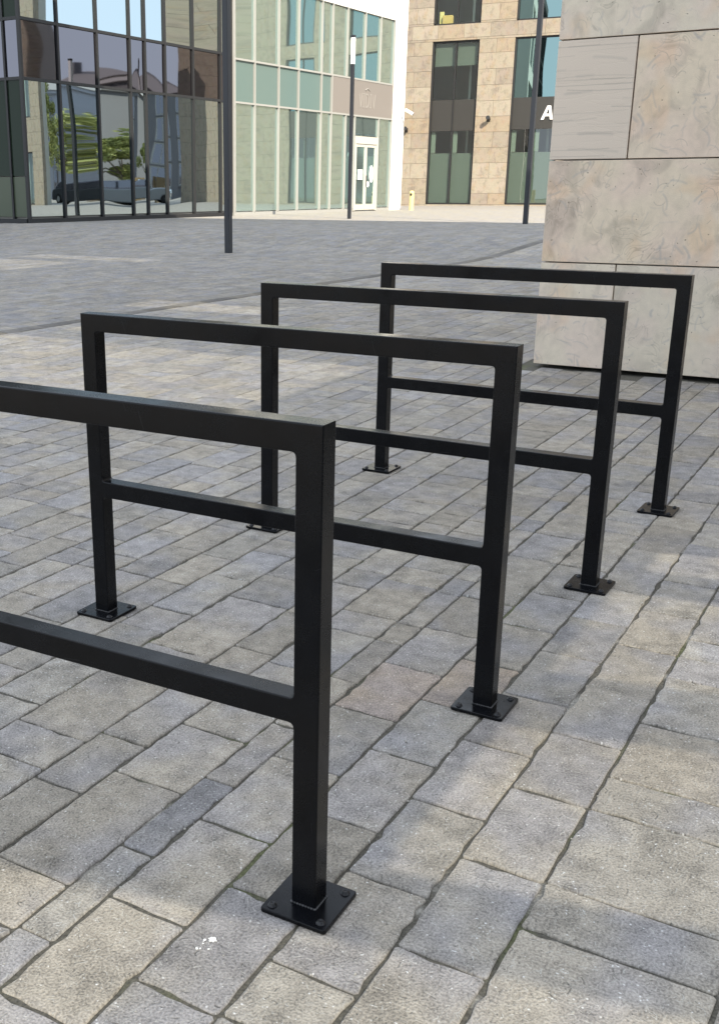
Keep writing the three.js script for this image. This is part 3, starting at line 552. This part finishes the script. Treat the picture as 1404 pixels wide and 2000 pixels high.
// ---------------------------------------------------------------- what the dark glass mirrors: side street with houses, trees and cars
function house(label, x, z, w, d, h, turn, wallM, rows, cols) {
  const t = thing('town_house', label, 'house', [x, farY(x, z) - 0.05, z], turn);
  slab('wall', wallM, t, -w / 2, w / 2, 0, h, -d, 0);
  const e = 0.5, P = [-w / 2 - e, 0, e, w / 2 + e, 0, e, w / 2 + e, 0, -d - e, -w / 2 - e, 0, -d - e, -w / 2 + d / 2.4, 1.9, -d / 2, w / 2 - d / 2.4, 1.9, -d / 2], I = [0, 1, 5, 0, 5, 4, 1, 2, 5, 2, 3, 4, 2, 4, 5, 3, 0, 4, 0, 2, 1, 0, 3, 2];
  const g = new THREE.BufferGeometry(); g.setAttribute('position', new THREE.Float32BufferAttribute(P, 3)); g.setIndex(I); const g2 = g.toNonIndexed(); g2.computeVertexNormals();
  const roof = mesh('roof', g2, M.roofTile, t, [0, h + 0.002, 0]); mesh('chimney', box(0.7, 1.8, 0.7), M.houseDark, roof, [w * 0.16, 1.9, -d / 2 + 0.4]);
  slab('cornice', wallM, t, -w / 2 - 0.2, w / 2 + 0.2, h - 0.35, h - 0.001, 0.001, 0.3);
  for (let j = 0; j < rows; j++) for (let i = 0; i < cols; i++) {
    const cx = -w / 2 + w * (i + 0.5) / cols, cy = 1.7 + j * (h - 1.2) / rows, f = mesh('window', box(1.3, 2.1, 0.08), M.frameLight, t, [cx, cy + 0.4, 0.042]);
    mesh('pane', box(0.48, 1.85, 0.02), M.glassBand, f, [-0.28, 0, 0.051]); mesh('pane', box(0.48, 1.85, 0.02), M.glassBand, f, [0.28, 0, 0.051]); mesh('sill', box(1.5, 0.1, 0.2), wallM, f, [0, -1.11, 0.06]);
  }
}
house('grey blue town house with hipped roof, mirrored in the dark glass', 41.5, -95.8, 12.5, 11, 11.2, -0.99, M.houseWall, 4, 4);
house('narrow dark town house, mirrored in the dark glass beside the grey one', 30.5, -91.0, 6.5, 9, 10.2, -0.99, M.houseDark, 4, 2);
function tree(label, x, z, h, r) {
  const t = thing('street_tree', label, 'tree', [x, farY(x, z) - 0.03, z], rr(0, 6), 'trees in the side street');
  const tr = [new THREE.CylinderGeometry(0.07, 0.15, h * 0.5, 9).translate(0, h * 0.25, 0)];
  for (let i = 0; i < 7; i++) { const l = rr(0.9, 1.6) * r * 0.7, g = new THREE.CylinderGeometry(0.02, 0.055, l, 6); g.translate(0, l / 2, 0); g.rotateZ(rr(0.4, 1.0)); g.rotateY(i * 0.9 + rr(0, 0.5)); g.translate(0, h * rr(0.34, 0.5), 0); tr.push(g); }
  mesh('trunk', mergeGeometries(tr), M.trunk, t);
  const P = [], N = [];
  const clumps = [...Array(30)].map(() => { const a = rr(0, 6.28), q = Math.sqrt(rnd()) * r * 0.8, y = rr(0.4, 0.95); return [Math.cos(a) * q * (1.15 - Math.abs(y - 0.6)), h * y, Math.sin(a) * q * (1.15 - Math.abs(y - 0.6)), rr(0.25, 0.5) * r * 0.6]; });
  for (let i = 0; i < 8000; i++) {
    const c = pick(clumps), u = new THREE.Vector3(rr(-1, 1), rr(-1, 1), rr(-1, 1)).normalize().multiplyScalar(c[3] * Math.cbrt(rnd())), s = rr(0.06, 0.13), a = new THREE.Vector3(rr(-1, 1), rr(-1, 1), rr(-1, 1)).normalize(), b = new THREE.Vector3(rr(-1, 1), rr(-1, 1), rr(-1, 1)).cross(a).normalize(), n = a.clone().cross(b);
    const o = [c[0] + u.x, c[1] + u.y, c[2] + u.z], q = [[-a.x, -a.y, -a.z], [b.x * 0.6, b.y * 0.6, b.z * 0.6], [a.x, a.y, a.z], [-b.x * 0.6, -b.y * 0.6, -b.z * 0.6]].map((v) => v.map((k, m) => o[m] + k * s));
    for (const k of [0, 1, 2, 0, 2, 3]) { P.push(...q[k]); N.push(-n.x, -n.y, -n.z); }
  }
  const g = new THREE.BufferGeometry(); g.setAttribute('position', new THREE.Float32BufferAttribute(P, 3)); g.setAttribute('normal', new THREE.Float32BufferAttribute(N, 3)); mesh('crown', g, M.leaf, t);
}
tree('slender bright green tree mirrored beside the stone corner', 19.6, -62.6, 9.0, 2.0);
tree('lower round green tree mirrored before the grey house', 23.2, -70.0, 6.6, 2.5);
tree('small green tree mirrored right of the round tree', 20.4, -70.6, 4.6, 1.7);
function car(label, x, z, turn, m) {
  const t = thing('parked_car', label, 'car', [x, farY(x, z) - 0.02, z], turn, 'cars parked in the side street');
  const s = new THREE.Shape(); s.moveTo(-2.15, 0.3); s.lineTo(-2.2, 0.62); s.quadraticCurveTo(-2.15, 0.86, -1.7, 0.9); s.lineTo(-1.25, 0.95); s.quadraticCurveTo(1.6, 1.02, 2.05, 0.86); s.quadraticCurveTo(2.2, 0.7, 2.15, 0.32);
  s.lineTo(1.72, 0.3); s.absarc(1.35, 0.3, 0.37, 0, Math.PI, false); s.lineTo(-1.0, 0.3); s.absarc(-1.37, 0.3, 0.37, 0, Math.PI, false); s.closePath();
  const g = new THREE.ExtrudeGeometry(s, { depth: 1.6, bevelEnabled: true, bevelSize: 0.06, bevelThickness: 0.08, bevelSegments: 2 }); g.translate(0, 0, -0.8); mesh('body', g, m, t);
  const c = new THREE.Shape(); c.moveTo(-1.35, 0.95); c.quadraticCurveTo(-0.7, 1.4, -0.3, 1.45); c.lineTo(0.7, 1.45); c.quadraticCurveTo(1.3, 1.38, 1.8, 0.95); c.closePath();
  const cg = new THREE.ExtrudeGeometry(c, { depth: 1.3, bevelEnabled: true, bevelSize: 0.03, bevelThickness: 0.08, bevelSegments: 2 }); cg.translate(0, 0, -0.65); const cab = mesh('cabin_glass', cg, M.glassBand, t); mesh('roof_panel', new RoundedBoxGeometry(1.25, 0.05, 1.3, 1, 0.02), m, cab, [0.2, 1.48, 0]);
  for (const wx of [-1.37, 1.35]) for (const wz of [-0.76, 0.76]) { const w = new THREE.CylinderGeometry(0.32, 0.32, 0.2, 18); w.rotateX(Math.PI / 2); const o = mesh('wheel', w, M.tyre, t, [wx, 0.32, wz]); const r = new THREE.CylinderGeometry(0.19, 0.19, 0.21, 12); r.rotateX(Math.PI / 2); mesh('rim', r, M.frameLight, o); }
  for (const hz of [-0.6, 0.6]) mesh('headlight', box(0.04, 0.12, 0.3), M.acrylic, t, [-2.24, 0.68, hz]);
}
car('dark parked car mirrored in the dark glass, nearer the stone corner', 12.5, -58.6, -0.55, M.carDark);
car('grey parked car mirrored in the dark glass, right of the dark one', 8.4, -57.2, -0.55, M.carGrey);
// board fence behind the cars
{
  const t = thing('board_fence', 'brown board fence behind the parked cars, mirrored in the dark glass', 'fence', [16.4, farY(16.4, -68.4) - 0.03, -68.4], 0.58);
  for (let i = 0; i < 26; i++) mesh('board', box(0.27, 1.75, 0.03), M.fence, t, [-3.6 + i * 0.285, 0.9, rr(-0.004, 0.004)]);
  slab('rail', M.fence, t, -3.8, 3.9, 0.35, 0.45, -0.07, -0.021); slab('rail', M.fence, t, -3.8, 3.9, 1.35, 1.45, -0.07, -0.021);
  for (let i = 0; i < 4; i++) slab('post', M.fence, t, -3.7 + i * 2.5, -3.6 + i * 2.5, 0, 1.8, -0.18, -0.072);
}

// ---------------------------------------------------------------- unseen wall placed to shade the forecourt; added tinted slots throw sun patches
{
  const kx = SUN.x / SUN.z, ky = SUN.y / SUN.z, ZB = 7, t = thing('unseen_shade_wall', 'unseen concrete wall shading the forecourt, with added slots for sun patches', 'building', [0, 0, ZB]);
  const s = new THREE.Shape(); const top = (ZB + 25.9) * ky; s.moveTo(4.6, -0.1); s.lineTo(42, -0.1); s.lineTo(42, top); s.lineTo(4.6, top); s.closePath();
  // each slot is given by the patch of ground that its light falls on: x0, x1, far z, near z, slant
  const patches = [[-1.5, 1.6, -0.02, 0.8, -0.22], [0.05, 1.6, -1.0, -0.2, -0.25], [0.05, 1.6, -1.21, -1.13, -0.25], [0.05, 1.6, -2.1, -1.3, -0.2], [0.1, 1.4, -2.6, -2.28, -0.2], [-12.6, -9.9, -13.3, -12.6, 0], [-14, -10.8, -12.2, -10.6, 0], [-6.5, -2.95, -3.3, -1.6, 0], [-6.5, -2.6, -5.7, -3.5, 0], [-5.9, -4.9, -6.5, -6.1, 0], [-6.6, -4.9, -8.5, -7.8, 0]];
  for (const [a, b, c, d, m] of patches) {
    const q = [[a, d], [b, d], [b, c], [a, c]].map(([x, z]) => { const zz = z + m * (x - Math.max(a, 0)); return [x + (ZB - zz) * kx, (ZB - zz) * ky]; });
    const h = new THREE.Path(); h.moveTo(...q[0]); for (const v of q.slice(1)) h.lineTo(...v); h.closePath(); s.holes.push(h);
    const ps = new THREE.Shape(); ps.moveTo(...q[0]); for (const v of q.slice(1)) ps.lineTo(...v); ps.closePath(); mesh('sun_patch_pane', new THREE.ShapeGeometry(ps), M.tint, t, [0, 0, 0.04]);  // added pane: dims direct sun to stand in for sun reflected off glass
  }
  const g = new THREE.ExtrudeGeometry(s, { depth: 0.08, bevelEnabled: false }); mesh('wall', g, M.concrete, t);
}
// bird dropping on a paver left of the nearest foot
{
  const t = thing('bird_dropping', 'white bird dropping splashed on a paver left of the nearest rack foot', 'stain', [-0.128, 0.0012, 0.165]);
  const blob = (r, n) => { const s = new THREE.Shape(); for (let i = 0; i < n; i++) { const a = i / n * 6.283, q = r * rr(0.55, 1.25); i ? s.lineTo(Math.cos(a) * q, Math.sin(a) * q) : s.moveTo(Math.cos(a) * q, Math.sin(a) * q); } s.closePath(); const g = new THREE.ExtrudeGeometry(s, { depth: 0.0008, bevelEnabled: false }); g.rotateX(-Math.PI / 2); return g; };
  mesh('splash', blob(0.0095, 15), M.splat, t); for (let i = 0; i < 6; i++) { const a = rr(0, 6.28), d = rr(0.012, 0.035); mesh('drop', blob(rr(0.0012, 0.0032), 7), M.splat, t, [Math.cos(a) * d * 0.5, 0, Math.sin(a) * d + 0.01]); }
}
// loose grit and small chips lying on the paving
{
  const g = [];
  for (let i = 0; i < 900; i++) {
    const d = 0.5 + 6 * Math.pow(rnd(), 1.6), a = rr(-0.28, 0.46), cy = Math.cos(0.56363), sy = Math.sin(0.56363), ax = a * d, x = 0.8275 + ax * cy - d * sy, z = 1.5673 - ax * sy - d * cy, r = rr(0.0008, 0.0028);
    if (z < -6) continue;
    const k = new THREE.IcosahedronGeometry(r, 0); k.scale(rr(0.7, 1.5), rr(0.4, 0.8), rr(0.7, 1.5)); k.rotateY(rr(0, 6)); k.translate(x, 0.0008 + r * 0.3, z); g.push(k);
  }
  const o = mesh('grit', mergeGeometries(g), std(lin(0.36, 0.34, 0.3), 0.9), scene); o.userData = { kind: 'stuff', label: 'loose pale grit scattered over the paving', category: 'grit' };
}
renderer.render(scene, camera);
